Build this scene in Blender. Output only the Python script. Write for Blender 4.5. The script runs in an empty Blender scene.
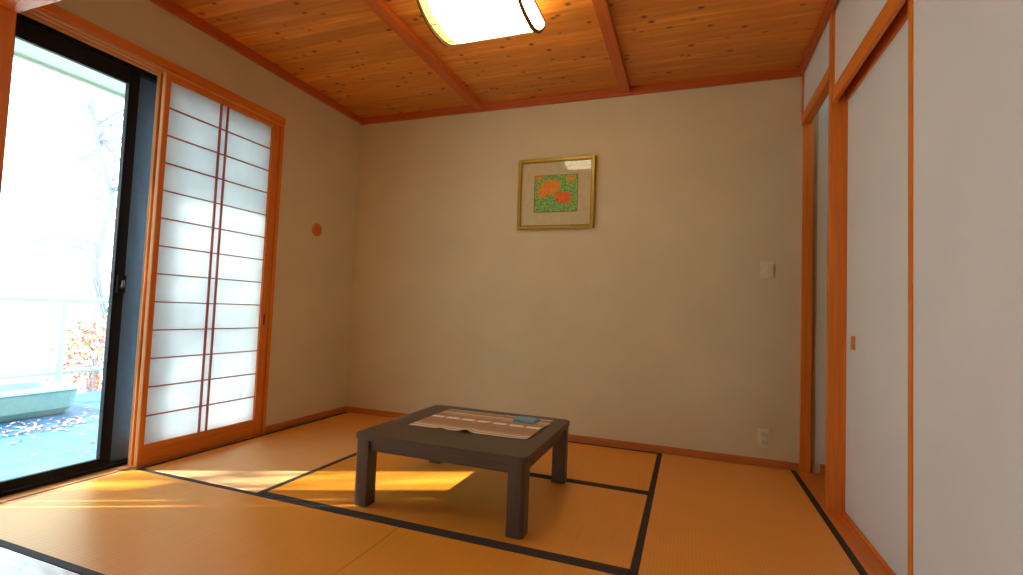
import bpy, bmesh, math, random
from mathutils import Vector, Matrix, Euler
random.seed(7)
sc = bpy.context.scene
COL = sc.collection

# ------------------------------------------------------------------ camera, light, exposure
cam_d = bpy.data.cameras.new('camera'); cam = bpy.data.objects.new('camera', cam_d); COL.objects.link(cam)
cr = Vector((0.93943305, 0.34034974, 0.04034359)); cu = Vector((-0.02135448, -0.05935698, 0.99800838)); cf = Vector((-0.34206656, 0.93842357, 0.04849392))
M = Matrix((cr, cu, -cf)).transposed().to_4x4(); M.translation = Vector((2.81017942, -3.62028088, 0.93822872))
cam.matrix_world = M
cam_d.sensor_width = 36; cam_d.lens = 490.2107 / 1023 * 36; cam_d.clip_start = 0.02; cam_d.clip_end = 200
sc.camera = cam

world = bpy.data.worlds.new('world'); sc.world = world; world.use_nodes = True
bg = world.node_tree.nodes['Background']; bg.inputs['Color'].default_value = (0.78, 0.92, 1.0, 1); bg.inputs['Strength'].default_value = 4.0

sun_d = bpy.data.lights.new('sun', 'SUN'); sun_d.energy = 10.5; sun_d.angle = math.radians(0.9); sun_d.color = (1.0, 0.92, 0.84)
sun = bpy.data.objects.new('sun', sun_d); COL.objects.link(sun)
EL = math.radians(37.5)
sd = Vector((0.894 * math.cos(EL), 0.447 * math.cos(EL), -math.sin(EL)))
sun.rotation_euler = sd.to_track_quat('-Z', 'Y').to_euler()
sun.location = (-6, -4, 6)

sc.view_settings.view_transform = 'Standard'; sc.view_settings.look = 'None'
sc.view_settings.exposure = 0.80; sc.view_settings.gamma = 1.0; sc.view_settings.use_curve_mapping = False
sc.cycles.use_denoising = True
sc.cycles.max_bounces = 14; sc.cycles.diffuse_bounces = 9; sc.cycles.transmission_bounces = 10; sc.cycles.transparent_max_bounces = 12
sc.cycles.sample_clamp_indirect = 12

# ------------------------------------------------------------------ materials
def mat(name):
    m = bpy.data.materials.new(name); m.use_nodes = True
    nt = m.node_tree; return m, nt, nt.nodes['Principled BSDF']
def N(nt, t, **kw):
    n = nt.nodes.new(t)
    for k, v in kw.items(): setattr(n, k, v)
    return n
def L(nt, a, b): nt.links.new(a, b)
def coords(nt, scale=(1, 1, 1), world_space=True):
    if world_space: src = N(nt, 'ShaderNodeNewGeometry').outputs['Position']
    else: src = N(nt, 'ShaderNodeTexCoord').outputs['Object']
    mp = N(nt, 'ShaderNodeMapping'); mp.inputs['Scale'].default_value = scale
    L(nt, src, mp.inputs['Vector']); return mp.outputs['Vector']
def ramp(nt, fac, stops):
    r = N(nt, 'ShaderNodeValToRGB'); e = r.color_ramp.elements
    while len(e) < len(stops): e.new(0.5)
    for x, (p, c) in zip(e, stops): x.position = p; x.color = (*c, 1)
    L(nt, fac, r.inputs['Fac']); return r.outputs['Color']
def noise(nt, vec, scale, detail=3, rough=0.5):
    n = N(nt, 'ShaderNodeTexNoise'); n.inputs['Scale'].default_value = scale; n.inputs['Detail'].default_value = detail
    n.inputs['Roughness'].default_value = rough; L(nt, vec, n.inputs['Vector']); return n.outputs['Fac']
def bump(nt, h, p, strength=0.2, dist=0.002):
    b = N(nt, 'ShaderNodeBump'); b.inputs['Strength'].default_value = strength; b.inputs['Distance'].default_value = dist
    L(nt, h, b.inputs['Height']); L(nt, b.outputs['Normal'], p.inputs['Normal'])
def mixc(nt, fac, a, b, mode='MIX'):
    m = N(nt, 'ShaderNodeMix', data_type='RGBA', blend_type=mode)
    for inp, v in ((m.inputs[0], fac), (m.inputs[6], a), (m.inputs[7], b)):
        if hasattr(v, 'links'): L(nt, v, inp)
        elif isinstance(v, tuple): inp.default_value = (*v, 1)
        else: inp.default_value = v
    return m.outputs[2]
def simple(name, col, rough=0.5, metal=0.0, spec=0.5):
    m, nt, p = mat(name)
    v = coords(nt, world_space=False)
    f = noise(nt, v, 30, 2)
    c = ramp(nt, f, [(0.3, tuple(x * 0.93 for x in col)), (0.7, tuple(min(1, x * 1.05) for x in col))])
    L(nt, c, p.inputs['Base Color']); p.inputs['Roughness'].default_value = rough; p.inputs['Metallic'].default_value = metal
    p.inputs['Specular IOR Level'].default_value = spec
    return m
def wood(name, dark, light, axis, rough=0.45, scale=1.0):
    """straight fine grain running along the given world axis"""
    m, nt, p = mat(name)
    s = [26 * scale, 26 * scale, 26 * scale]; s['xyz'.index(axis)] = 1.1 * scale
    v = coords(nt, tuple(s))
    f = noise(nt, v, 1.6, 5, 0.6)
    L(nt, ramp(nt, f, [(0.28, dark), (0.72, light)]), p.inputs['Base Color'])
    p.inputs['Roughness'].default_value = rough
    bump(nt, f, p, 0.08, 0.002)
    return m
def plaster(name, a, b):
    m, nt, p = mat(name)
    v = coords(nt)
    f = noise(nt, v, 2.2, 4)
    L(nt, ramp(nt, f, [(0.3, a), (0.7, b)]), p.inputs['Base Color'])
    p.inputs['Roughness'].default_value = 0.85; p.inputs['Specular IOR Level'].default_value = 0.2
    g = noise(nt, coords(nt, (220, 220, 60)), 1.0, 4, 0.7)
    bump(nt, g, p, 0.25, 0.0015)
    return m

WD, WL = (0.56, 0.150, 0.012), (0.75, 0.235, 0.022)
M_wood = {a: wood('cedar_wood_' + a, WD, WL, a) for a in 'xyz'}
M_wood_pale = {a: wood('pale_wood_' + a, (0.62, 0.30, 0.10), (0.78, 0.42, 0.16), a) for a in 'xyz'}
M_mould = {a: wood('red_cedar_trim_' + a, (0.40, 0.075, 0.012), (0.52, 0.11, 0.018), a) for a in 'xyz'}
M_beam = wood('beam_cedar', (0.48, 0.10, 0.016), (0.60, 0.15, 0.024), 'y')
M_base = {a: wood('baseboard_wood_' + a, (0.44, 0.13, 0.03), (0.58, 0.19, 0.045), a) for a in 'xyz'}
M_wall = plaster('beige_plaster', (0.60, 0.545, 0.36), (0.65, 0.595, 0.405))
M_paperwall = plaster('white_wallpaper', (0.60, 0.655, 0.67), (0.65, 0.70, 0.715))
M_hall = plaster('hall_wallpaper', (0.62, 0.66, 0.60), (0.68, 0.71, 0.65))
M_ext = plaster('eave_paint', (0.50, 0.56, 0.47), (0.57, 0.62, 0.53))

def ceiling_mat():
    m, nt, p = mat('knotty_pine_ceiling')
    geo = N(nt, 'ShaderNodeNewGeometry').outputs['Position']
    sep = N(nt, 'ShaderNodeSeparateXYZ'); L(nt, geo, sep.inputs[0])
    dv = N(nt, 'ShaderNodeMath', operation='DIVIDE'); L(nt, sep.outputs['Y'], dv.inputs[0]); dv.inputs[1].default_value = 0.105
    fl = N(nt, 'ShaderNodeMath', operation='FLOOR'); L(nt, dv.outputs[0], fl.inputs[0])
    wn = N(nt, 'ShaderNodeTexWhiteNoise', noise_dimensions='1D'); L(nt, fl.outputs[0], wn.inputs['W'])
    # grain, shifted per board
    cmb = N(nt, 'ShaderNodeCombineXYZ')
    off = N(nt, 'ShaderNodeMath', operation='MULTIPLY_ADD'); L(nt, wn.outputs['Value'], off.inputs[0]); off.inputs[1].default_value = 37.0
    L(nt, sep.outputs['X'], off.inputs[2])
    L(nt, off.outputs[0], cmb.inputs['X']); L(nt, sep.outputs['Y'], cmb.inputs['Y'])
    mp = N(nt, 'ShaderNodeMapping'); mp.inputs['Scale'].default_value = (1.3, 22, 1); L(nt, cmb.outputs[0], mp.inputs['Vector'])
    g = noise(nt, mp.outputs['Vector'], 1.5, 4, 0.6)
    col = ramp(nt, g, [(0.25, (0.58, 0.19, 0.022)), (0.55, (0.72, 0.27, 0.036)), (0.8, (0.95, 0.47, 0.09))])
    tone = N(nt, 'ShaderNodeMapRange'); L(nt, wn.outputs['Value'], tone.inputs['Value']); tone.inputs['To Min'].default_value = 0.8; tone.inputs['To Max'].default_value = 1.12
    col = mixc(nt, 1.0, col, tone.outputs[0], 'MULTIPLY')
    # knots
    mp2 = N(nt, 'ShaderNodeMapping'); mp2.inputs['Scale'].default_value = (9.5, 13, 0.001); L(nt, cmb.outputs[0], mp2.inputs['Vector'])
    vo = N(nt, 'ShaderNodeTexVoronoi'); vo.inputs['Scale'].default_value = 1.0; vo.inputs['Randomness'].default_value = 1.0; L(nt, mp2.outputs[0], vo.inputs['Vector'])
    kn = ramp(nt, vo.outputs['Distance'], [(0.08, (1, 1, 1)), (0.24, (0, 0, 0))])
    sepc = N(nt, 'ShaderNodeSeparateColor'); L(nt, vo.outputs['Color'], sepc.inputs[0])
    gate = N(nt, 'ShaderNodeMath', operation='GREATER_THAN'); L(nt, sepc.outputs[0], gate.inputs[0]); gate.inputs[1].default_value = 0.3
    kf = N(nt, 'ShaderNodeMath', operation='MULTIPLY'); L(nt, kn, kf.inputs[0]); L(nt, gate.outputs[0], kf.inputs[1])
    col = mixc(nt, kf.outputs[0], col, (0.16, 0.035, 0.008))
    # board joints
    fr = N(nt, 'ShaderNodeMath', operation='FRACT'); L(nt, dv.outputs[0], fr.inputs[0])
    jt = ramp(nt, fr.outputs[0], [(0.0, (1, 1, 1)), (0.04, (0, 0, 0))])
    jm = N(nt, 'ShaderNodeMath', operation='MULTIPLY'); L(nt, jt, jm.inputs[0]); jm.inputs[1].default_value = 0.45
    col = mixc(nt, jm.outputs[0], col, (0.22, 0.06, 0.012))
    L(nt, col, p.inputs['Base Color']); p.inputs['Roughness'].default_value = 0.42
    return m
M_ceil = ceiling_mat()

def tatami_mat(name, along):
    """rush cover: reeds run across the mat's width; `along` = world axis of the reeds"""
    m, nt, p = mat(name)
    out = nt.nodes['Material Output']
    sx = (3, 260, 1) if along == 'x' else (260, 3, 1)
    f = noise(nt, coords(nt, sx), 1.0, 3, 0.6)
    f2 = noise(nt, coords(nt), 1.7, 3)
    c = ramp(nt, f, [(0.3, (0.82, 0.315, 0.022)), (0.7, (0.96, 0.405, 0.036))])
    c2 = ramp(nt, f2, [(0.3, (0.92, 0.92, 0.92)), (0.7, (1.0, 1.0, 1.0))])
    c = mixc(nt, 1.0, c, c2, 'MULTIPLY')
    # warp rows: fine ribs across the reeds
    w = N(nt, 'ShaderNodeTexWave', wave_type='BANDS', bands_direction='X' if along == 'x' else 'Y', wave_profile='SIN')
    w.inputs['Scale'].default_value = 1.0
    L(nt, coords(nt, (22, 22, 22)), w.inputs['Vector'])
    c3 = ramp(nt, w.outputs['Fac'], [(0.0, (0.90, 0.90, 0.90)), (0.6, (1, 1, 1))])
    c = mixc(nt, 1.0, c, c3, 'MULTIPLY')
    L(nt, c, p.inputs['Base Color']); p.inputs['Roughness'].default_value = 0.7; p.inputs['Specular IOR Level'].default_value = 0.15
    h = N(nt, 'ShaderNodeMath', operation='ADD'); L(nt, f, h.inputs[0]); L(nt, w.outputs['Fac'], h.inputs[1])
    bump(nt, h.outputs[0], p, 0.25, 0.001)
    g = N(nt, 'ShaderNodeBsdfAnisotropic'); g.distribution = 'GGX'
    g.inputs['Color'].default_value = (1.0, 0.86, 0.62, 1); g.inputs['Roughness'].default_value = 0.38; g.inputs['Anisotropy'].default_value = 0.55
    t = N(nt, 'ShaderNodeCombineXYZ')
    t.inputs['X' if along == 'x' else 'Y'].default_value = 1.0
    L(nt, t.outputs[0], g.inputs['Tangent'])
    mx = N(nt, 'ShaderNodeMixShader'); mx.inputs[0].default_value = 0.23
    L(nt, p.outputs[0], mx.inputs[1]); L(nt, g.outputs[0], mx.inputs[2]); L(nt, mx.outputs[0], out.inputs['Surface'])
    return m
M_tat = {'x': tatami_mat('tatami_reeds_x', 'x'), 'y': tatami_mat('tatami_reeds_y', 'y')}
M_heri = simple('dark_cloth_border', (0.030, 0.020, 0.022), 0.75)
M_dark = simple('black_aluminium', (0.007, 0.008, 0.012), 0.5, 0.0, 0.12)
M_dark_sky = simple('sky_lit_aluminium', (0.07, 0.11, 0.16), 0.35, 0.2)  # sash metal with sky reflection put into the colour as blue-grey
M_steel = simple('steel_latch', (0.12, 0.16, 0.16), 0.3, 0.9)
M_pull = simple('brass_pull', (0.55, 0.22, 0.03), 0.4, 0.2)
M_pulld = simple('dark_pull', (0.06, 0.02, 0.01), 0.5)
M_kumiko = wood('red_lattice_wood', (0.38, 0.08, 0.035), (0.46, 0.11, 0.05), 'z')
M_ivory = simple('ivory_plastic', (0.68, 0.66, 0.48), 0.4)
M_ivory2 = simple('ivory_rocker', (0.60, 0.62, 0.44), 0.35)
M_slot = simple('outlet_slot', (0.05, 0.045, 0.04), 0.6)
M_gold = simple('gold_frame_paint', (0.42, 0.30, 0.03), 0.38, 0.3)
M_gold2 = simple('dark_gold_edge', (0.28, 0.16, 0.015), 0.45, 0.35)
M_mount = simple('cream_mount_board', (0.78, 0.60, 0.38), 0.8)
M_trimd = simple('lamp_trim_brown', (0.16, 0.05, 0.015), 0.5)
M_bluepaper = simple('blue_paper', (0.17, 0.36, 0.55), 0.5)
M_deck = None

def table_mat(axis):
    m, nt, p = mat('dark_stained_wood_' + axis)
    s = [40, 40, 40]; s['xyz'.index(axis)] = 2
    f = noise(nt, coords(nt, tuple(s)), 1.4, 5, 0.65)
    L(nt, ramp(nt, f, [(0.3, (0.060, 0.040, 0.030)), (0.7, (0.100, 0.068, 0.050))]), p.inputs['Base Color'])
    p.inputs['Roughness'].default_value = 0.42
    bump(nt, f, p, 0.06, 0.001)
    return m
M_tab = {a: table_mat(a) for a in 'xyz'}

def shoji_paper():
    m, nt, p = mat('shoji_paper')
    out = nt.nodes['Material Output']
    f = noise(nt, coords(nt), 9, 5, 0.6)
    c = ramp(nt, f, [(0.3, (0.84, 0.88, 0.89)), (0.7, (0.91, 0.945, 0.95))])
    d = N(nt, 'ShaderNodeBsdfDiffuse'); tr = N(nt, 'ShaderNodeBsdfTranslucent')
    L(nt, c, d.inputs['Color']); L(nt, c, tr.inputs['Color'])
    mx = N(nt, 'ShaderNodeMixShader'); mx.inputs[0].default_value = 0.68
    L(nt, d.outputs[0], mx.inputs[1]); L(nt, tr.outputs[0], mx.inputs[2]); L(nt, mx.outputs[0], out.inputs['Surface'])
    nt.nodes.remove(p); return m
M_paper = shoji_paper()

def glass_mat(name='clear_glass', tint=(0.93, 0.97, 0.97)):
    m, nt, p = mat(name); out = nt.nodes['Material Output']; nt.nodes.remove(p)
    t = N(nt, 'ShaderNodeBsdfTransparent'); t.inputs['Color'].default_value = (*tint, 1)
    g = N(nt, 'ShaderNodeBsdfGlossy'); g.inputs['Roughness'].default_value = 0.02
    lw = N(nt, 'ShaderNodeLayerWeight'); lw.inputs['Blend'].default_value = 0.5
    pw = N(nt, 'ShaderNodeMath', operation='POWER'); L(nt, lw.outputs['Facing'], pw.inputs[0]); pw.inputs[1].default_value = 5.0
    fr = N(nt, 'ShaderNodeMath', operation='MULTIPLY_ADD'); L(nt, pw.outputs[0], fr.inputs[0]); fr.inputs[1].default_value = 0.9; fr.inputs[2].default_value = 0.03
    mx = N(nt, 'ShaderNodeMixShader'); L(nt, fr.outputs[0], mx.inputs[0]); L(nt, t.outputs[0], mx.inputs[1]); L(nt, g.outputs[0], mx.inputs[2])
    L(nt, mx.outputs[0], out.inputs['Surface']); return m
M_glass = glass_mat()

def lamp_paper(name, col, strength):
    m, nt, p = mat(name)
    f = noise(nt, coords(nt), 40, 3)
    L(nt, ramp(nt, f, [(0.3, (0.9, 0.85, 0.75)), (0.7, (0.95, 0.9, 0.8))]), p.inputs['Base Color'])
    p.inputs['Emission Color'].default_value = (*col, 1); p.inputs['Emission Strength'].default_value = strength
    p.inputs['Roughness'].default_value = 0.8
    return m
M_lamp = lamp_paper('lit_lamp_shade', (1.0, 0.83, 0.50), 5.2)
M_lamp_falloff = lamp_paper('lamp_falloff', (1.0, 0.80, 0.20), 1.0)

def art_mat():
    m, nt, p = mat('poppy_painting')
    tc = N(nt, 'ShaderNodeTexCoord').outputs['Generated']
    nz = N(nt, 'ShaderNodeTexNoise'); nz.inputs['Scale'].default_value = 9; nz.inputs['Detail'].default_value = 2; L(nt, tc, nz.inputs['Vector'])
    dis = N(nt, 'ShaderNodeVectorMath', operation='MULTIPLY_ADD'); L(nt, nz.outputs['Color'], dis.inputs[0]); dis.inputs[1].default_value = (0.14, 0, 0.14); L(nt, tc, dis.inputs[2])
    v = dis.outputs[0]
    g = noise(nt, tc, 22, 3, 0.7)
    col = ramp(nt, g, [(0.3, (0.03, 0.22, 0.12)), (0.42, (0.07, 0.38, 0.12)), (0.50, (0.16, 0.52, 0.12)), (0.58, (0.75, 0.75, 0.15)), (0.64, (0.2, 0.5, 0.15)), (0.72, (0.45, 0.35, 0.5))])
    def blob(cx, cz, rx, rz, ang, c, col):
        mp = N(nt, 'ShaderNodeMapping', vector_type='TEXTURE')
        mp.inputs['Location'].default_value = (cx + 0.07, 0, cz + 0.07); mp.inputs['Rotation'].default_value = (0, math.radians(ang), 0); mp.inputs['Scale'].default_value = (rx, 1000, rz)
        L(nt, v, mp.inputs['Vector'])
        ln = N(nt, 'ShaderNodeVectorMath', operation='LENGTH'); L(nt, mp.outputs[0], ln.inputs[0])
        k = ramp(nt, ln.outputs['Value'], [(0.88, (1, 1, 1)), (1.0, (0, 0, 0))])
        return mixc(nt, k, col, c)
    pet = ramp(nt, noise(nt, tc, 14, 3), [(0.35, (1.0, 0.20, 0.01)), (0.7, (1.0, 0.50, 0.06))])
    pet2 = ramp(nt, noise(nt, tc, 14, 3), [(0.35, (1.0, 0.10, 0.01)), (0.7, (1.0, 0.32, 0.05))])
    col = blob(0.35, 0.67, 0.29, 0.22, -26, pet, col)
    col = blob(0.16, 0.50, 0.10, 0.13, 0, pet, col)
    col = blob(0.67, 0.38, 0.22, 0.17, 5, pet2, col)
    col = blob(0.84, 0.88, 0.10, 0.07, 0, pet, col)
    col = blob(0.10, 0.95, 0.12, 0.05, 0, pet, col)
    L(nt, col, p.inputs['Base Color']); p.inputs['Roughness'].default_value = 0.7
    return m

def cloth_mat():
    """striped woven runner: stripes run along its length (object x), with pale dashes"""
    m, nt, p = mat('striped_cloth')
    tc = N(nt, 'ShaderNodeTexCoord').outputs['Generated']
    sep = N(nt, 'ShaderNodeSeparateXYZ'); L(nt, tc, sep.inputs[0])
    r = N(nt, 'ShaderNodeValToRGB'); r.color_ramp.interpolation = 'CONSTANT'; e = r.color_ramp.elements
    tan, rust, pale, olive = (0.58, 0.43, 0.28, 1), (0.50, 0.30, 0.17, 1), (0.84, 0.80, 0.70, 1), (0.34, 0.29, 0.18, 1)
    st = [(0, tan), (.035, pale), (.07, rust), (.10, pale), (.13, tan), (.2, rust), (.33, olive), (.36, rust), (.50, tan), (.52, tan), (.58, rust), (.70, tan), (.80, pale), (.83, rust), (.95, pale)]
    while len(e) < len(st): e.new(0.5)
    for x, (q, c) in zip(e, st): x.position = q; x.color = c
    L(nt, sep.outputs['Y'], r.inputs['Fac'])
    # white dashes in the central band
    def cmp(a, op, b):
        n = N(nt, 'ShaderNodeMath', operation=op); L(nt, a, n.inputs[0])
        if hasattr(b, 'links'): L(nt, b, n.inputs[1])
        else: n.inputs[1].default_value = b
        return n.outputs[0]
    xs = cmp(cmp(sep.outputs['X'], 'MULTIPLY', 7.0), 'FRACT', 0)
    dash = cmp(xs, 'LESS_THAN', 0.78)
    band = cmp(cmp(sep.outputs['Y'], 'GREATER_THAN', 0.50), 'MULTIPLY', cmp(sep.outputs['Y'], 'LESS_THAN', 0.585))
    col = mixc(nt, cmp(dash, 'MULTIPLY', band), r.outputs['Color'], (1.0, 0.98, 0.94))
    f = noise(nt, coords(nt, (400, 60, 60)), 1, 2)
    col = mixc(nt, 0.5, col, ramp(nt, f, [(0.3, (0.6, 0.6, 0.6)), (0.7, (1, 1, 1))]), 'MULTIPLY')
    L(nt, col, p.inputs['Base Color']); p.inputs['Roughness'].default_value = 0.9
    bump(nt, f, p, 0.3, 0.001)
    return m

def deck_mat():
    m, nt, p = mat('blue_painted_deck')
    f = noise(nt, coords(nt), 2.5, 5, 0.65)
    c = ramp(nt, f, [(0.3, (0.012, 0.08, 0.17)), (0.6, (0.025, 0.13, 0.25)), (0.8, (0.10, 0.2, 0.26))])
    L(nt, c, p.inputs['Base Color']); p.inputs['Roughness'].default_value = 0.5; return m
M_deck = deck_mat()
M_turq = simple('pale_turquoise_paint', (0.24, 0.40, 0.42), 0.6)
M_rail = simple('pale_rail_paint', (0.42, 0.50, 0.49), 0.5)
M_bark = simple('pale_bark', (0.24, 0.24, 0.30), 0.9)
M_ground = simple('pale_gravel', (0.75, 0.75, 0.72), 0.9)
def leaf_mat(name, cols):
    m, nt, p = mat(name)
    oi = N(nt, 'ShaderNodeNewGeometry').outputs['Random Per Island']
    n = len(cols)
    c = ramp(nt, oi, [(i / max(1, n - 1), q) for i, q in enumerate(cols)])
    L(nt, c, p.inputs['Base Color']); p.inputs['Roughness'].default_value = 0.6; return m
M_redleaf = leaf_mat('red_leaves', [(0.55, 0.03, 0.03), (0.7, 0.12, 0.05), (0.2, 0.3, 0.08), (0.75, 0.3, 0.25), (0.5, 0.03, 0.08)])
M_yelleaf = leaf_mat('yellow_leaves', [(0.75, 0.65, 0.1), (0.5, 0.65, 0.3), (0.8, 0.75, 0.35), (0.4, 0.6, 0.5)])
M_green = leaf_mat('green_leaves', [(0.05, 0.14, 0.04), (0.09, 0.2, 0.05), (0.14, 0.22, 0.06)])
M_litter = leaf_mat('fallen_leaves', [(0.6, 0.12, 0.08), (0.7, 0.35, 0.3), (0.8, 0.6, 0.5), (0.5, 0.08, 0.1)])

# ------------------------------------------------------------------ mesh helpers
def add_box(bm, lo, hi):
    lo, hi = [min(a, b) for a, b in zip(lo, hi)], [max(a, b) for a, b in zip(lo, hi)]
    v = [bm.verts.new((x, y, z)) for x in (lo[0], hi[0]) for y in (lo[1], hi[1]) for z in (lo[2], hi[2])]
    for f in ((0, 1, 3, 2), (4, 6, 7, 5), (0, 4, 5, 1), (2, 3, 7, 6), (0, 2, 6, 4), (1, 5, 7, 3)): bm.faces.new([v[i] for i in f])
def add_prism(bm, pts, z0, z1):
    a = [bm.verts.new((x, y, z0)) for x, y in pts]; b = [bm.verts.new((x, y, z1)) for x, y in pts]; n = len(pts)
    bm.faces.new(a[::-1]); bm.faces.new(b)
    for i in range(n): bm.faces.new((a[i], a[(i + 1) % n], b[(i + 1) % n], b[i]))
def add_tube(bm, pts, radii, seg=8):
    rings = []
    for i, p in enumerate(pts):
        p = Vector(p); a = Vector(pts[max(0, i - 1)]); b = Vector(pts[min(len(pts) - 1, i + 1)])
        d = (b - a).normalized(); s = d.cross(Vector((0, 0, 1)))
        if s.length < 0.05: s = d.cross(Vector((1, 0, 0)))
        s.normalize(); t = s.cross(d); r = radii[i] if isinstance(radii, (list, tuple)) else radii
        rings.append([bm.verts.new(p + r * (math.cos(k * 2 * math.pi / seg) * s + math.sin(k * 2 * math.pi / seg) * t)) for k in range(seg)])
    for q, w in zip(rings, rings[1:]):
        for k in range(seg): bm.faces.new((q[k], q[(k + 1) % seg], w[(k + 1) % seg], w[k]))
    bm.faces.new(rings[0][::-1]); bm.faces.new(rings[-1])
def add_leaf(bm, c, s):
    e = Euler((random.uniform(-1.4, 1.4), random.uniform(-1.4, 1.4), random.uniform(0, 6.28))).to_matrix()
    P = [(-s, 0, 0), (0, -s * .45, s * .12), (s, 0, 0), (0, s * .45, s * .12)]
    bm.faces.new([bm.verts.new(Vector(c) + e @ Vector(q)) for q in P])
def finish(name, bm, material, parent=None, bevel=0.0, seg=2, smooth=False):
    bmesh.ops.recalc_face_normals(bm, faces=bm.faces[:])
    off = Vector(parent['_loc']) if parent and '_loc' in parent else Vector((0, 0, 0))
    if bevel:
        bmesh.ops.bevel(bm, geom=bm.edges[:], offset=bevel, segments=seg, profile=0.7, affect='EDGES', clamp_overlap=True)
    if off.length: bmesh.ops.translate(bm, verts=bm.verts[:], vec=-off)
    me = bpy.data.meshes.new(name); bm.to_mesh(me); bm.free(); me.materials.append(material)
    if smooth:
        for f in me.polygons: f.use_smooth = True
    o = bpy.data.objects.new(name, me); COL.objects.link(o)
    if parent: o.parent = parent; o['_loc'] = tuple(off)
    return o
def box(name, lo, hi, material, parent=None, bevel=0.0, seg=2):
    bm = bmesh.new(); add_box(bm, lo, hi); return finish(name, bm, material, parent, bevel, seg)
def boxes(name, lst, material, parent=None, bevel=0.0):
    bm = bmesh.new()
    for lo, hi in lst: add_box(bm, lo, hi)
    return finish(name, bm, material, parent, bevel, 1)
def struct(o): o['kind'] = 'structure'; return o
def tag(o, label, cat, group=None, kind=None):
    o['label'] = label; o['category'] = cat
    if group: o['group'] = group
    if kind: o['kind'] = kind
    return o
def thing(name, loc, label=None, cat=None, group=None):
    o = bpy.data.objects.new(name, None); COL.objects.link(o); o.location = loc; o['_loc'] = tuple(loc); o.empty_display_size = 0.1
    if label: tag(o, label, cat, group)
    return o

# ------------------------------------------------------------------ room constants
W, H = 3.48, 2.62          # right wall plane, ceiling boards
LX = -0.02                 # left wall inner face
XL, X1, YA, YB, XS, YF, MR = 0.865, 2.624, -1.730, -0.853, 1.669, -2.512, 3.466
YP = -5.6                  # back of the adjoining room

# floor slab under the mats (both rooms) and the hall's boards
struct(box('floor', (-0.14, YP, -0.25), (4.75, 0.12, -0.055), M_base['x']))
# back wall, continuing beyond the opening
struct(box('wall_back', (-0.2, 0.0, -0.055), (4.75, 0.12, 2.75), M_wall))
# left wall pieces round the window
boxl = [((-0.2, -0.875, -0.055), (LX, 0.0, 2.75)), ((-0.2, -2.40, 2.285), (LX, -0.875, 2.75)), ((-0.2, -4.2, -0.055), (LX, -2.52, 2.75)),
        ((-0.2, -5.0, 2.2), (LX, -4.2, 2.75)), ((-0.2, YP, -0.055), (LX, -5.0, 2.75)), ((-0.2, -2.52, 2.285), (LX, -2.40, 2.75))]  # gap in the adjoining room's unseen wall added for daylight fill
struct(boxes('wall_left', boxl, M_wall))
# ceiling
struct(box('ceiling', (-0.2, YP, H), (3.8, 0.0, H + 0.1), M_ceil))
# right wall: near panel, recessed panel over the door, panel over the opening
struct(boxes('wall_right', [((W, YP, -0.055), (W + 0.12, -1.716, 2.75)), ((W + 0.015, -1.68, 2.16), (W + 0.12, -0.72, 2.75)), ((W + 0.004, -0.672, 2.30), (W + 0.045, -0.02, 2.75))], M_paperwall))
struct(box('wall_near', (-0.2, YP - 0.12, -0.055), (4.75, YP, 2.75), M_wall))
# hall beyond the opening
struct(box('wall_hall', (4.63, -4.0, -0.055), (4.75, 0.0, 2.75), M_hall))
struct(box('ceiling_hall', (3.8, -4.0, 2.45), (4.75, 0.0, 2.55), M_hall))
struct(box('wall_hall_end', (3.60, -4.1, -0.055), (4.75, -4.0, 2.75), M_hall))
struct(boxes('wall_closet', [((3.62, -1.75, -0.055), (3.70, -0.72, 2.75))], M_hall))
struct(box('trim_9', (3.60, -0.012, -0.0), (4.63, 0.0, 0.06), M_base['x']))
struct(box('floor_hall', (3.466, -4.0, -0.055), (4.63, 0.0, -0.002), M_wood['y']))
struct(box('wall_hall_panel', (3.575, -0.006, 0.06), (4.63, 0.0, 2.45), M_hall))

# baseboards
struct(box('baseboard_back', (LX + .012, -0.014, 0.0), (W, 0.0, 0.048), M_base['x'], None, 0.002))
struct(box('baseboard_left', (LX, -0.875, 0.002), (LX + 0.014, 0.0, 0.048), M_base['y'], None, 0.002))
struct(box('baseboard_right', (W - 0.008, -2.5, 0.0), (W, -1.72, 0.03), M_base['y'], None, 0.002))
# cornice strips round the ceiling
struct(box('trim_1', (LX, -0.035, 2.566), (W, 0.0, H), M_mould['x'], None, 0.003))
struct(box('trim_2', (LX, -2.40, 2.566), (LX + 0.035, -0.035, H), M_mould['y'], None, 0.003))
struct(box('trim_3', (W - 0.028, -2.40, 2.570), (W, -0.035, H), M_mould['y'], None, 0.003))
# ceiling battens
for i, x in enumerate((1.115, 2.295)):
    o = box('ceiling_batten', (x, -2.40, 2.578), (x + 0.072, -0.035, H), M_beam, None, 0.004); o['kind'] = 'structure'

# ------------------------------------------------------------------ partition line: post, header beam, sill
struct(box('trim_4', (-0.14, -2.52, -0.055), (-0.012, -2.402, H), M_wood['z'], None, 0.004))
struct(box('trim_5', (-0.012, -2.52, 2.165), (W, -2.402, 2.30), M_wood['x'], None, 0.004))
struct(box('wall_header', (LX, -2.49, 2.30), (W, -2.43, H), M_wall))
def glossy_sill():
    m, nt, p = mat('varnished_sill')
    f = noise(nt, coords(nt, (1.2, 30, 30)), 1.5, 4)
    L(nt, ramp(nt, f, [(0.3, (0.36, 0.27, 0.22)), (0.7, (0.44, 0.34, 0.28))]), p.inputs['Base Color']); p.inputs['Roughness'].default_value = 0.22
    p.inputs['Coat Weight'].default_value = 0.3
    return m
M_sill = glossy_sill()
struct(box('trim_6', (-0.06, -2.66, -0.055), (W, YF - 0.001, 0.0), M_sill, None, 0.002))
struct(box('trim_7', (-0.06, -2.72, -0.055), (W, -2.66, 0.012), M_mould['x'], None, 0.003))

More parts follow.
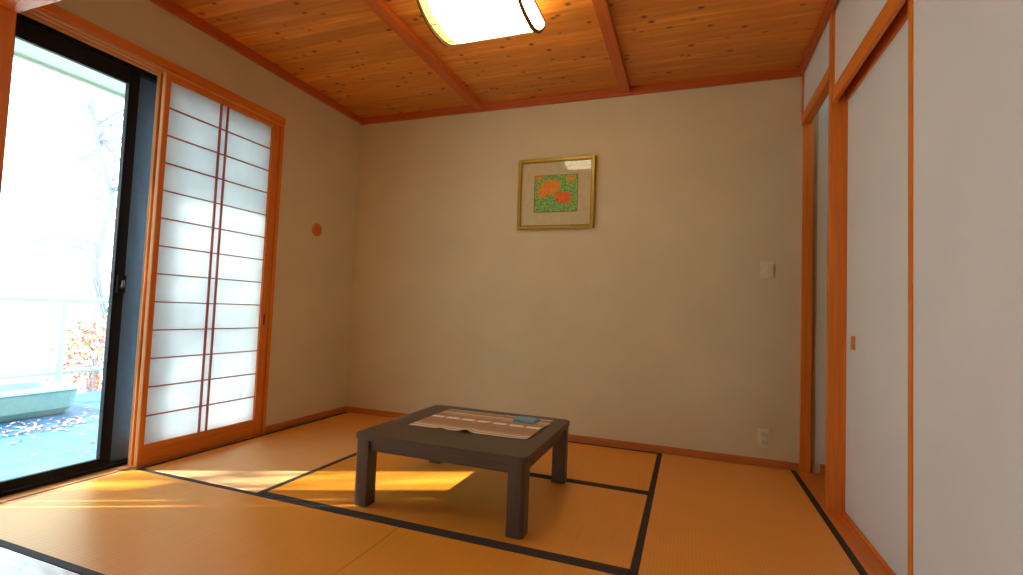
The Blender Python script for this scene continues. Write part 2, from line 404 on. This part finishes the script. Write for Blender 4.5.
# ------------------------------------------------------------------ tatami mats
def tatami(lo, hi, reed, borders, label):
    x0, y0 = lo; x1, y1 = hi; g = 0.0012
    t = thing('tatami_mat', ((x0 + x1) / 2, (y0 + y1) / 2, -0.05), label, 'tatami mat', 'tatami mats of the room')
    b = 0.029
    cx0, cx1, cy0, cy1 = x0 + g, x1 - g, y0 + g, y1 - g
    if 'w' in borders: cx0 += b
    if 'e' in borders: cx1 -= b
    if 's' in borders: cy0 += b
    if 'n' in borders: cy1 -= b
    box('rush_cover', (cx0, cy0, -0.05), (cx1, cy1, 0.0), M_tat[reed], t, 0.0012, 1)
    sides = {'w': ((x0 + g, y0 + g), (cx0, y1 - g)), 'e': ((cx1, y0 + g), (x1 - g, y1 - g)), 's': ((x0 + g, y0 + g), (x1 - g, cy0)), 'n': ((x0 + g, cy1), (x1 - g, y1 - g))}
    for s in borders:
        (a, c), (d, e) = sides[s]
        box('cloth_border', (a, c, -0.05), (d, e, 0.0009), M_heri, t, 0.0005, 1)
tatami((0.0, YA), (XL, -0.016), 'x', 'we', 'rush tatami mat in the back left corner beside the paper screen, brightest sunlit triangle')
tatami((XL, YB), (X1, -0.016), 'y', 'ns', 'rush tatami mat along the back wall behind the low table')
tatami((XL, YA), (X1, YB), 'y', 'ns', 'rush tatami mat directly under the low table, with black borders front and back')
tatami((X1, YA), (MR, -0.016), 'x', 'we', 'rush tatami mat at the right below the switch and outlet, running to the door sill')
tatami((0.0, YF), (XS, YA), 'y', 'ns', 'rush tatami mat in the front left beside the glass door')
tatami((XS, YF), (MR, YA), 'y', 'ns', 'rush tatami mat in the front middle and right, nearest the viewer')
struct(box('floor_near_room', (-0.02, YP, -0.055), (W, -2.72, -0.004), M_tat['y']))
struct(box('trim_8', (MR + .001, -2.5, -0.055), (3.60, -0.001, 0.001), M_wood['y'], None, 0.001))   # wooden sill under the doors

# ------------------------------------------------------------------ right wall posts, lintels, door
struct(box('trim_10', (W + 0.006, -0.030, 0.0), (3.546, -0.001, 2.236), M_wood['z'], None, 0.003))
struct(box('trim_11', (W - 0.002, -0.720, 0.0), (3.562, -0.672, 2.62), M_wood['z'], None, 0.003))
struct(box('trim_12', (W - 0.003, -0.672, 2.235), (3.525, -0.001, 2.305), M_wood['y'], None, 0.003))
struct(box('trim_13', (W - 0.003, -0.03, 2.305), (W + 0.006, 0.0, 2.566), M_wood['z']))
# lintel over the door with its groove
struct(box('trim_14', (W + 0.005, -1.68, 2.086), (W + 0.024, -0.72, 2.165), M_wood['y'], None, 0.003))
struct(box('trim_15', (W + 0.026, -1.68, 2.152), (3.60, -0.72, 2.20), M_mould['y']))
struct(box('trim_16', (W - 0.003, -1.715, 0.0), (3.575, -1.680, 2.62), M_wood['z'], None, 0.003))
door = thing('door_1', (3.565, -1.18, 0.0)); door['kind'] = 'structure'
box('door_panel', (3.552, -1.69, 0.02), (3.580, -0.722, 2.085), M_paperwall, door)
box('top_rail', (3.545, -1.69, 2.085), (3.583, -0.722, 2.150), M_wood['y'], door, 0.002)
box('bottom_rail', (3.545, -1.69, 0.003), (3.583, -0.722, 0.020), M_wood['y'], door, 0.002)
box('stile', (3.545, -0.730, 0.02), (3.583, -0.721, 2.085), M_wood['z'], door, 0.001)
o = boxes('door_pull', [((3.548, -0.872, 0.82), (3.553, -0.812, 0.886))], M_pull, door, 0.001); o['label'] = 'small square orange recessed pull'
# scuffs on the near wall panel
M_scuff = simple('scuff_mark', (0.42, 0.36, 0.28), 0.9)

# ------------------------------------------------------------------ left window: casing, sashes, shoji
struct(box('trim_17', (LX - 0.006, -2.40, 2.238), (LX + 0.012, -0.875, 2.285), M_wood['y'], None, 0.003))
struct(boxes('trim_20', [((-0.13, -2.40, 2.232), (LX - 0.006, -0.875, 2.285)), ((-0.13, -2.40, 2.222), (-0.098, -0.875, 2.232)), ((-0.060, -2.40, 2.222), (-0.053, -0.875, 2.232)), ((-0.016 - 0.012, -2.40, 2.222), (LX - 0.001, -0.875, 2.232))], M_wood_pale['y']))  # lintel underside: window light put into the colour as paler wood
struct(boxes('trim_18', [((-0.135, -0.905, 0.0), (LX + 0.010, -0.877, 2.225))], M_wood['z'], None, 0.003))
struct(boxes('trim_19', [((-0.135, -2.40, -0.055), (-0.055, -0.877, -0.006)), ((-0.055, -2.40, -0.055), (-0.045, -0.877, 0.001)), ((-0.045, -2.40, -0.055), (-0.002, -0.877, -0.004))], M_wood_pale['y']))
win = thing('window_1', (-0.17, -1.65, 0.0)); win['kind'] = 'structure'
boxes('window_frame', [((-0.22, -2.402, 2.195), (-0.137, -0.877, 2.26)), ((-0.22, -2.402, -0.055), (-0.137, -0.877, 0.012)), ((-0.22, -0.905, 0.012), (-0.137, -0.877, 2.195))], M_dark, win, 0.002)
sash = boxes('sash', [((-0.170, -1.855, 0.014), (-0.138, -1.800, 2.197)), ((-0.170, -2.395, 0.014), (-0.138, -2.345, 2.197)),
                      ((-0.166, -2.345, 0.014), (-0.142, -1.855, 0.060)), ((-0.166, -2.345, 2.115), (-0.142, -1.855, 2.197))], M_dark, win, 0.002)
box('glass_pane', (-0.156, -2.345, 0.060), (-0.152, -1.855, 2.115), M_glass, win)
sash2 = boxes('sash', [((-0.212, -1.80, 0.014), (-0.180, -1.655, 2.197)), ((-0.212, -0.96, 0.014), (-0.180, -0.907, 2.197)),
                       ((-0.208, -1.655, 0.014), (-0.184, -0.96, 0.060)), ((-0.208, -1.655, 2.115), (-0.184, -0.96, 2.197))], M_dark_sky, win, 0.002)
box('glass_pane', (-0.198, -1.655, 0.060), (-0.194, -0.96, 2.115), M_glass, win)
latch = boxes('latch', [((-0.138, -1.845, 0.95), (-0.120, -1.80, 1.05))], M_dark, win, 0.004)
bm = bmesh.new(); add_tube(bm, [(-0.124, -1.825, 0.985), (-0.108, -1.825, 0.99), (-0.100, -1.83, 1.02)], [0.009, 0.008, 0.006]); finish('latch_lever', bm, M_steel, latch, 0)

ZB, ZT, NR = 0.112, 2.188, 13
def shoji(x0, dy, label):
    x1 = x0 + 0.030; xm = (x0 + x1) / 2
    ya, yb = -1.735 + dy, -0.91 + dy
    t = thing('shoji_screen', (xm, (ya + yb) / 2, 0.0), label, 'paper screen', 'sliding paper screens')
    box('stile', (x0, ya, 0.001), (x1, ya + 0.027, 2.222), M_wood['z'], t, 0.002)
    box('stile', (x0, yb - 0.062, 0.001), (x1, yb, 2.222), M_wood['z'], t, 0.002)
    box('bottom_rail', (x0 + .002, ya + 0.027, 0.001), (x1 - .002, yb - 0.062, ZB), M_wood['y'], t, 0.001)
    box('top_rail', (x0 + .002, ya + 0.027, ZT), (x1 - .002, yb - 0.062, 2.222), M_wood['y'], t, 0.001)
    bars = []
    h = (ZT - ZB) / NR
    for i in range(1, NR): bars.append(((xm - 0.002, ya + 0.027, ZB + i * h - 0.0035), (x1 - 0.006, yb - 0.062, ZB + i * h + 0.0035)))
    for y in (-1.376, -1.328): bars.append(((xm - 0.002, y + dy - 0.0045, ZB), (x1 - 0.005, y + dy + 0.0045, ZT)))
    boxes('lattice', bars, M_kumiko, t)
    box('paper', (xm - 0.0035, ya + 0.024, ZB - 0.003), (xm - 0.0025, yb - 0.058, ZT + 0.003), M_paper, t)
    o = box('lit_edge_strip', (x0 + .003, ya - 0.004, 0.001), (x1 - .003, ya, 2.222), M_wood_pale['z'], t, 0.001); o['label'] = 'edge of the screen, sunlight painted as pale wood'  # sun and sky on the edge put into the colour as paler wood
    if x1 > -0.04:
        o = boxes('door_pull', [((x1 - 0.001, yb - 0.042, 0.775), (x1 + 0.0015, yb - 0.028, 0.845))], M_pulld, t, 0.0006); o['label'] = 'narrow dark finger slot'
shoji(-0.050, 0.0, 'paper lattice screen on the room side with a dark finger slot, beside the glass door')
shoji(-0.092, -0.004, 'second paper lattice screen, only its lit edge showing behind the front screen')

# ------------------------------------------------------------------ low table
t = thing('low_table', (1.762, -1.255, 0.0), 'square low dark-stained wooden table standing on the tatami in the middle', 'low table')
TX0, TX1, TY0, TY1 = 1.334, 2.190, -1.662, -0.848
bm = bmesh.new(); pts = []
for cx_, cy_, a0 in ((TX1, TY1, 0), (TX0, TY1, 90), (TX0, TY0, 180), (TX1, TY0, 270)):
    r = 0.028; ox = cx_ - r * (1 if cx_ == TX1 else -1); oy = cy_ - r * (1 if cy_ == TY1 else -1)
    for k in range(6): a = math.radians(a0 + 18 * k); pts.append((ox + r * math.cos(a), oy + r * math.sin(a)))
add_prism(bm, pts, 0.308, 0.336)
bmesh.ops.bevel(bm, geom=[e for e in bm.edges if abs(e.verts[0].co.z - e.verts[1].co.z) < 1e-6], offset=0.007, segments=3, profile=0.6, affect='EDGES')
finish('table_top', bm, M_tab['x'], t, 0)
for sx, x in ((1, TX0 + 0.006), (-1, TX1 - 0.006)):
    for sy, y in ((1, TY0 + 0.008), (-1, TY1 - 0.008)):
        w, c = 0.074, 0.014
        P = [(c, 0), (w, 0), (w, w), (0, w), (0, c)]
        P = [(x + sx * a, y + sy * b) for a, b in P]
        if sx * sy < 0: P = P[::-1]
        bm = bmesh.new(); add_prism(bm, P, 0.0012, 0.308); finish('leg', bm, M_tab['z'], t, 0.003, 2)
a = 0.02
for lo, hi, ax in (((TX0 + .08, TY0 + a, .258), (TX1 - .08, TY0 + a + .02, .308), 'x'), ((TX0 + .08, TY1 - a - .02, .258), (TX1 - .08, TY1 - a, .308), 'x'),
                   ((TX0 + a, TY0 + .08, .258), (TX0 + a + .02, TY1 - .08, .308), 'y'), ((TX1 - a - .02, TY0 + .08, .258), (TX1 - a, TY1 - .08, .308), 'y')):
    box('apron', lo, hi, M_tab[ax], t, 0.003)
box('underside_block', (1.735, TY0 + 0.045, .250), (1.86, TY0 + 0.12, .308), M_tab['x'], t, 0.006)

# striped cloth with slightly lifted near edge
bm = bmesh.new(); nx, ny = 64, 28
c00, c10, c11, c01 = Vector((1.470, -1.408)), Vector((2.104, -1.386)), Vector((2.116, -0.93)), Vector((1.472, -0.94))
top = 0.336
def lift(u, v):
    e = math.exp(-v / 0.10)
    z = 0.0012
    for cu_, wd, hh in ((0.29, 0.035, 0.006), (0.50, 0.045, 0.011)): z += hh * e * math.exp(-((u - cu_) / wd) ** 2)
    z += 0.004 * math.exp(-((u - 0.515 - 0.05 * v) / 0.02) ** 2)
    z += 0.005 * math.exp(-(1 - u) / 0.03) * (0.5 + 0.5 * math.sin(v * 14))
    return z
grid = []
for j in range(ny + 1):
    v = j / ny; row = []
    for i in range(nx + 1):
        u = i / nx; q = (c00 * (1 - u) + c10 * u) * (1 - v) + (c01 * (1 - u) + c11 * u) * v
        row.append(bm.verts.new((q.x + 0.003 * math.sin(v * 11) * (u > .97), q.y + 0.002 * math.sin(u * 9), top + lift(u, v))))
    grid.append(row)
for j in range(ny):
    for i in range(nx): bm.faces.new((grid[j][i], grid[j][i + 1], grid[j + 1][i + 1], grid[j + 1][i]))
cl = finish('striped_cloth', bm, cloth_mat(), None, 0, smooth=True)
s = cl.modifiers.new('thick', 'SOLIDIFY'); s.thickness = 0.0012; s.offset = 1
tag(cl, 'brown and cream striped cloth spread on the low table', 'cloth')

# small blue folded paper packet on the cloth
t = thing('paper_packet', (1.985, -1.03, 0.3395), 'small flat blue packet lying on the striped cloth', 'packet')
R = Matrix.Rotation(math.radians(-5), 3, 'Z')
def rbox(name, hx, hy, z0, z1, material, bev):
    bm = bmesh.new(); add_prism(bm, [tuple((R @ Vector((x, y, 0))).xy + Vector((1.985, -1.03))) for x, y in ((-hx, -hy), (hx, -hy), (hx, hy), (-hx, hy))], z0, z1)
    return finish(name, bm, material, t, bev, 2)
rbox('packet_body', 0.062, 0.045, 0.3395, 0.3555, M_bluepaper, 0.004)
o = rbox('packet_flap', 0.061, 0.018, 0.3556, 0.3568, simple('pale_blue_paper', (0.22, 0.42, 0.55), 0.5), 0.0003); o['label'] = 'paler blue flap'

# ------------------------------------------------------------------ picture
FX0, FX1, FZ0, FZ1 = 1.523, 2.128, 1.581, 2.127
t = thing('picture_frame', ((FX0 + FX1) / 2, -0.012, FZ0), 'gold framed picture of orange poppies hanging on the back wall', 'picture')
fw_ = 0.024
boxes('frame', [((FX0, -0.030, FZ0), (FX0 + fw_, -0.004, FZ1)), ((FX1 - fw_, -0.030, FZ0), (FX1, -0.004, FZ1)),
                ((FX0 + fw_, -0.030, FZ0), (FX1 - fw_, -0.004, FZ0 + fw_)), ((FX0 + fw_, -0.030, FZ1 - fw_), (FX1 - fw_, -0.004, FZ1))], M_gold, t, 0.004)
k = fw_ - .001
boxes('inner_lip', [((FX0 + k, -0.026, FZ0 + k), (FX0 + k + .006, -0.012, FZ1 - k)), ((FX1 - k - .006, -0.026, FZ0 + k), (FX1 - k, -0.012, FZ1 - k)),
                    ((FX0 + k, -0.026, FZ0 + k), (FX1 - k, -0.012, FZ0 + k + .006)), ((FX0 + k, -0.026, FZ1 - k - .006), (FX1 - k, -0.012, FZ1 - k))], M_gold2, t)
box('mount', (FX0 + 0.02, -0.012, FZ0 + 0.02), (FX1 - 0.02, -0.006, FZ1 - 0.02), M_mount, t)
boxes('mount_edge', [((1.655, -0.0135, 1.712), (1.661, -0.0115, 1.998)), ((1.995, -0.0135, 1.712), (2.000, -0.0115, 1.998)), ((1.655, -0.0135, 1.710), (2.000, -0.0115, 1.715)), ((1.655, -0.0135, 1.994), (2.000, -0.0115, 1.998))], M_gold2, t)
o = box('painting', (1.660, -0.0130, 1.714), (1.996, -0.0118, 1.995), art_mat(), t); o['label'] = 'orange poppies on a green ground'
box('glass_pane', (FX0 + 0.02, -0.018, FZ0 + 0.02), (FX1 - 0.02, -0.0165, FZ1 - 0.02), M_glass, t)
t.rotation_euler.x = math.radians(1.6)   # hung leaning slightly forward at the top
t.location.y -= 0.001

# ------------------------------------------------------------------ switch, outlet, round plug
t = thing('light_switch', (3.288, -0.001, 1.22), 'ivory wall switch plate on the back wall near the right corner', 'light switch')
box('plate', (3.246, -0.008, 1.220), (3.330, 0.0, 1.334), M_ivory, t, 0.003)
box('rocker', (3.292, -0.012, 1.234), (3.322, -0.006, 1.320), M_ivory2, t, 0.002)
t = thing('wall_outlet', (3.281, -0.001, 0.12), 'ivory double power outlet low on the back wall above the baseboard', 'power outlet')
box('plate', (3.244, -0.008, 0.120), (3.318, 0.0, 0.237), M_ivory, t, 0.003)
box('socket_block', (3.266, -0.011, 0.132), (3.304, -0.006, 0.225), M_ivory2, t, 0.002)
for dx in (0, 0.016):
    for z in (0.147, 0.195): box('slot', (3.276 + dx, -0.0118, z), (3.2785 + dx, -0.0105, z + 0.014), M_slot, t)
t = thing('round_wall_plug', (LX, -0.483, 1.53), 'small round orange-brown plug on the left wall between screen and corner', 'wall plug')
bm = bmesh.new(); add_tube(bm, [(LX - .001, -0.483, 1.53), (LX + .010, -0.483, 1.53), (LX + .013, -0.483, 1.53)], [0.052, 0.052, 0.047], 32); finish('rim', bm, M_pull, t, 0)
bm = bmesh.new(); add_tube(bm, [(LX + .013, -0.483, 1.53), (LX + .017, -0.483, 1.53)], [0.033, 0.029], 32); finish('centre_disc', bm, M_beam, t, 0)

# ------------------------------------------------------------------ ceiling lamp
LX0, LX1, LY0, LY1, LZT = 1.532, 2.035, -1.68, -1.135, 2.520
t = thing('ceiling_lamp', ((LX0 + LX1) / 2, (LY0 + LY1) / 2, H), 'glowing curved paper ceiling lamp with thin brown trim', 'ceiling lamp')
def prof(n=28, grow=0.0):
    P = []
    for i in range(n + 1):
        u = -1 + 2 * i / n
        y = (LY0 + LY1) / 2 + (LY1 - LY0) / 2 * u * (1 + grow)
        z = LZT - 0.018 - (0.125 + grow) * (1 - abs(u) ** 2.6)
        P.append((y, z))
    return P
def extr(bm, P, x0, x1):
    a = [bm.verts.new((x0, y, z)) for y, z in P]; b = [bm.verts.new((x1, y, z)) for y, z in P]; n = len(P)
    for i in range(n): bm.faces.new((a[i], a[(i + 1) % n], b[(i + 1) % n], b[i]))
    bm.faces.new(a[::-1]); bm.faces.new(b)
P = prof(); bm = bmesh.new()
extr(bm, P + [(LY1, LZT), (LY0, LZT)], LX0 + 0.05, LX1); finish('lamp_shade', bm, M_lamp, t, 0)
bm = bmesh.new(); extr(bm, P + [(LY1, LZT), (LY0, LZT)], LX0, LX0 + 0.05); finish('falloff_band', bm, M_lamp_falloff, t, 0)['label'] = 'light falloff painted as a yellower end of the shade'  # light falloff at the left end painted as a dimmer, yellower glow
inner = prof(); outer = [(y, z - 0.006) for y, z in prof(grow=0.012)]
for x0, x1 in ((LX0 - 0.004, LX0 + 0.006), (LX1 - 0.006, LX1 + 0.004)):
    bm = bmesh.new(); extr(bm, outer + [(y, z + 0.004) for y, z in inner[::-1]], x0, x1)
    add_box(bm, (x0, LY0 - 0.003, LZT - 0.006), (x1, LY1 + 0.003, LZT + 0.006))
    finish('trim_rib', bm, M_trimd, t, 0)
for u_ in (-0.3, 0.3):
    y_ = (LY0 + LY1) / 2 + (LY1 - LY0) / 2 * u_; z_ = LZT - 0.018 - 0.125 * (1 - abs(u_) ** 2.6)
    box('seam_strip', (LX0, y_ - 0.0015, z_ - 0.0025), (LX1, y_ + 0.0015, z_ + 0.003), M_trimd, t)
box('canopy', (1.62, -1.50, LZT + 0.004), (1.91, -1.24, H), M_trimd, t, 0.004)

# ------------------------------------------------------------------ exterior
ZD = -0.12
struct(box('veranda_deck', (-3.3, -5.5, ZD - 0.15), (-0.2, 4.5, ZD), M_deck))
struct(box('ground', (-40, -30, -0.75), (-3.3, 40, -0.6), M_ground))
eave = struct(boxes('eave', [((-0.94, -6.5, 2.335), (-0.2, 4.0, 2.43)), ((-0.97, -6.5, 2.315), (-0.93, 4.0, 2.47))], M_ext))
struct(boxes('wall_exterior', [((-0.24, 0.1, -0.3), (-0.2, 4.0, 2.4)), ((-0.215, -0.877, 2.26), (-0.2, 0.1, 2.4))], M_ext))

t = thing('sun_block_post', (-0.89, -2.63, ZD), 'unseen square post added under the eave to block sun, near side of the glass door', 'post')
box('shaft', (-0.93, -2.68, ZD), (-0.85, -2.58, 2.335), M_ext, t, 0.004); box('base_block', (-0.95, -2.70, ZD), (-0.83, -2.56, ZD + .05), M_rail, t, 0.004)  # unseen post, added to cast a shadow band across the floor
t = thing('veranda_railing', (-3.0, 0.0, ZD), 'pale painted horizontal railing at the veranda edge outside the glass door', 'railing')
bm = bmesh.new(); add_tube(bm, [(-3.0, -4.5, .875), (-3.0, 4.4, .875)], 0.026, 12); finish('top_rail', bm, M_rail, t)
bm = bmesh.new(); add_tube(bm, [(-3.0, -4.5, .16), (-3.0, 4.4, .16)], 0.022, 12); finish('lower_rail', bm, M_rail, t)
for y in (-4.5, -3.2, -1.9, -0.58, 0.74, 2.06, 3.38): box('post', (-3.03, y - .03, ZD), (-2.97, y + .03, .86), M_rail, t, 0.004)

t = thing('planter_tub', (-2.75, -1.25, ZD), 'pale turquoise rounded tub standing on the deck by the railing', 'planter')
bm = bmesh.new(); rings = []
def rr(x0, x1, y0, y1, r, z):
    out = []
    for cx_, cy_, a0 in ((x1 - r, y1 - r, 0), (x0 + r, y1 - r, 90), (x0 + r, y0 + r, 180), (x1 - r, y0 + r, 270)):
        for k in range(7): a_ = math.radians(a0 + 15 * k); out.append(bm.verts.new((cx_ + r * math.cos(a_), cy_ + r * math.sin(a_), z)))
    return out
TB = (-2.93, -2.30, -2.2, -0.72)
for d, z in ((0.08, ZD), (0.02, ZD + .06), (0.0, ZD + .2), (-0.015, ZD + .215), (0.0, ZD + .23), (0.03, ZD + .225), (0.05, ZD + .17)):
    rings.append(rr(TB[0] + d, TB[1] - d, TB[2] + d, TB[3] - d, 0.14 - max(0, d) * .6, z))
for a_, b_ in zip(rings, rings[1:]):
    n = len(a_)
    for i in range(n): bm.faces.new((a_[i], a_[(i + 1) % n], b_[(i + 1) % n], b_[i]))
bm.faces.new(rings[0][::-1]); bm.faces.new(rings[-1]); finish('tub', bm, M_turq, t, 0, smooth=False)

bm = bmesh.new()
for i in range(260):
    if i < 200: x = random.gauss(-2.02, 0.16); y = random.gauss(-1.2, 0.3)
    else: x = random.uniform(-2.9, -0.6); y = random.uniform(-2.2, 0.6)
    if x < -2.27 and -2.25 < y < -0.68: continue
    s_ = random.uniform(.012, .03)
    e = Euler((random.uniform(-.3, .3), random.uniform(-.3, .3), random.uniform(0, 6.28))).to_matrix()
    bm.faces.new([bm.verts.new(Vector((x, y, ZD + .008)) + e @ Vector(q)) for q in ((-s_, 0, 0), (0, -s_ * .5, .002), (s_, 0, 0), (0, s_ * .5, .002))])
o = finish('fallen_leaves', bm, M_litter); tag(o, 'red and pink fallen leaves scattered on the blue deck', 'leaves', None, 'stuff')

def shrub(name, c, rad, n, ls, lm, label, cat, stems=6, group=None):
    t = thing(name, (c[0], c[1], -0.6), label, cat, group)
    bm = bmesh.new()
    for i in range(stems):
        a_ = random.uniform(0, 6.28); r = rad[0] * random.uniform(.3, .8)
        add_tube(bm, [(c[0] + .03 * math.cos(a_), c[1] + .03 * math.sin(a_), -0.6), (c[0] + .4 * r * math.cos(a_), c[1] + .4 * r * math.sin(a_), c[2] * .5), (c[0] + r * math.cos(a_), c[1] + r * math.sin(a_), c[2] + rad[2] * random.uniform(-.2, .6))], [.022, .014, .005], 6)
    finish('stems', bm, M_bark, t)
    bm = bmesh.new()
    for i in range(n):
        d = Vector((random.gauss(0, 1), random.gauss(0, 1), random.gauss(0, 1))).normalized() * random.uniform(.25, 1) ** .5
        add_leaf(bm, (c[0] + d.x * rad[0], c[1] + d.y * rad[1], c[2] + d.z * rad[2]), random.uniform(.5, 1) * ls)
    finish('foliage', bm, lm, t)
shrub('red_leaved_shrub', (-3.75, 0.22, 0.20), (0.42, 0.50, 0.50), 1500, .035, M_redleaf, 'red and pink leaved shrub growing just beyond the railing', 'shrub')
shrub('green_hedge_bush', (-6.4, 2.6, 0.1), (0.9, 1.3, 0.7), 1200, .07, M_green, 'green bush further back behind the railing', 'shrub')

def tree(name, base, trunk, branches, leaves, lm, label):
    t = thing(name, base, label, 'tree')
    bm = bmesh.new(); n = len(trunk); add_tube(bm, trunk, [0.075 - 0.055 * i / (n - 1) for i in range(n)], 9); finish('trunk', bm, M_bark, t)
    bm = bmesh.new()
    for b in branches: add_tube(bm, b, [0.028 - 0.020 * i / (len(b) - 1) for i in range(len(b))], 6)
    finish('branches', bm, M_bark, t)
    bm = bmesh.new()
    for c, r, k, s_ in leaves:
        for i in range(k):
            d = Vector((random.gauss(0, 1), random.gauss(0, 1), random.gauss(0, .9))) * r * .5
            add_leaf(bm, Vector(c) + d, s_ * random.uniform(.6, 1.2))
    finish('foliage', bm, lm, t)
tr = [(-5.0, 1.15, -.6), (-5.0, 1.0, .4), (-5.05, .82, 1.4), (-5.0, .95, 2.3), (-5.1, .75, 3.1), (-5.0, .5, 4.2), (-5.0, .6, 5.2)]
br = []
random.seed(21)
for i in range(22):
    p0 = Vector(tr[random.choice((2, 3, 3, 4, 4, 5))]) + Vector((0, 0, random.uniform(-.2, .3)))
    dr = Vector((random.uniform(-.6, .6), random.uniform(-1, .9), random.uniform(-.1, .7))).normalized(); pts_ = [p0]
    for k in range(4): dr = (dr + Vector((random.uniform(-.4, .4), random.uniform(-.5, .5), random.uniform(-.45, .4)))).normalized(); pts_.append(pts_[-1] + dr * random.uniform(.2, .4))
    br.append(pts_)
br.append([Vector((-5, 1.0, .2)), Vector((-4.7, .7, .35)), Vector((-4.3, .45, .75)), Vector((-4.1, .2, 1.2))])
tree('autumn_tree', (-5.0, 1.15, -.6), tr, br, [(b[-1], .3, 12, .045) for b in br] + [(b[2], .25, 5, .04) for b in br] + [((-5, .8, 3.0), .5, 60, .05), ((-5.1, 1.0, 2.1), .35, 40, .045)], M_yelleaf, 'thin bare-branched tree with yellow leaves outside the glass door')

# unseen tree added beside the veranda; its crown breaks the sunlight into patches
random.seed(5)
cen = Vector((-4.55, -4.35, 4.95))
tk = [(-4.9, -4.6, -.6), (-4.85, -4.55, 1.2), (-4.7, -4.45, 2.8), (-4.6, -4.4, 4.2), (-4.5, -4.3, 5.6)]
cl_, bb = [], []
for i in range(30):
    d = Vector((random.uniform(-1, 1), random.uniform(-1, 1), random.uniform(-.8, .9))) * 1.35
    q = cen + d; p0 = Vector(tk[3]) if d.z > 0 else Vector(tk[2])
    bb.append([p0, p0.lerp(q, .5) + Vector((0, 0, .15)), q]); cl_.append((q, .25, 9, .05))
tree('dapple_tree', (-4.9, -4.6, -.6), tk, bb, cl_, M_green, 'unseen leafy tree added to break up the sunlight, beyond the veranda to the near side of the glass door')
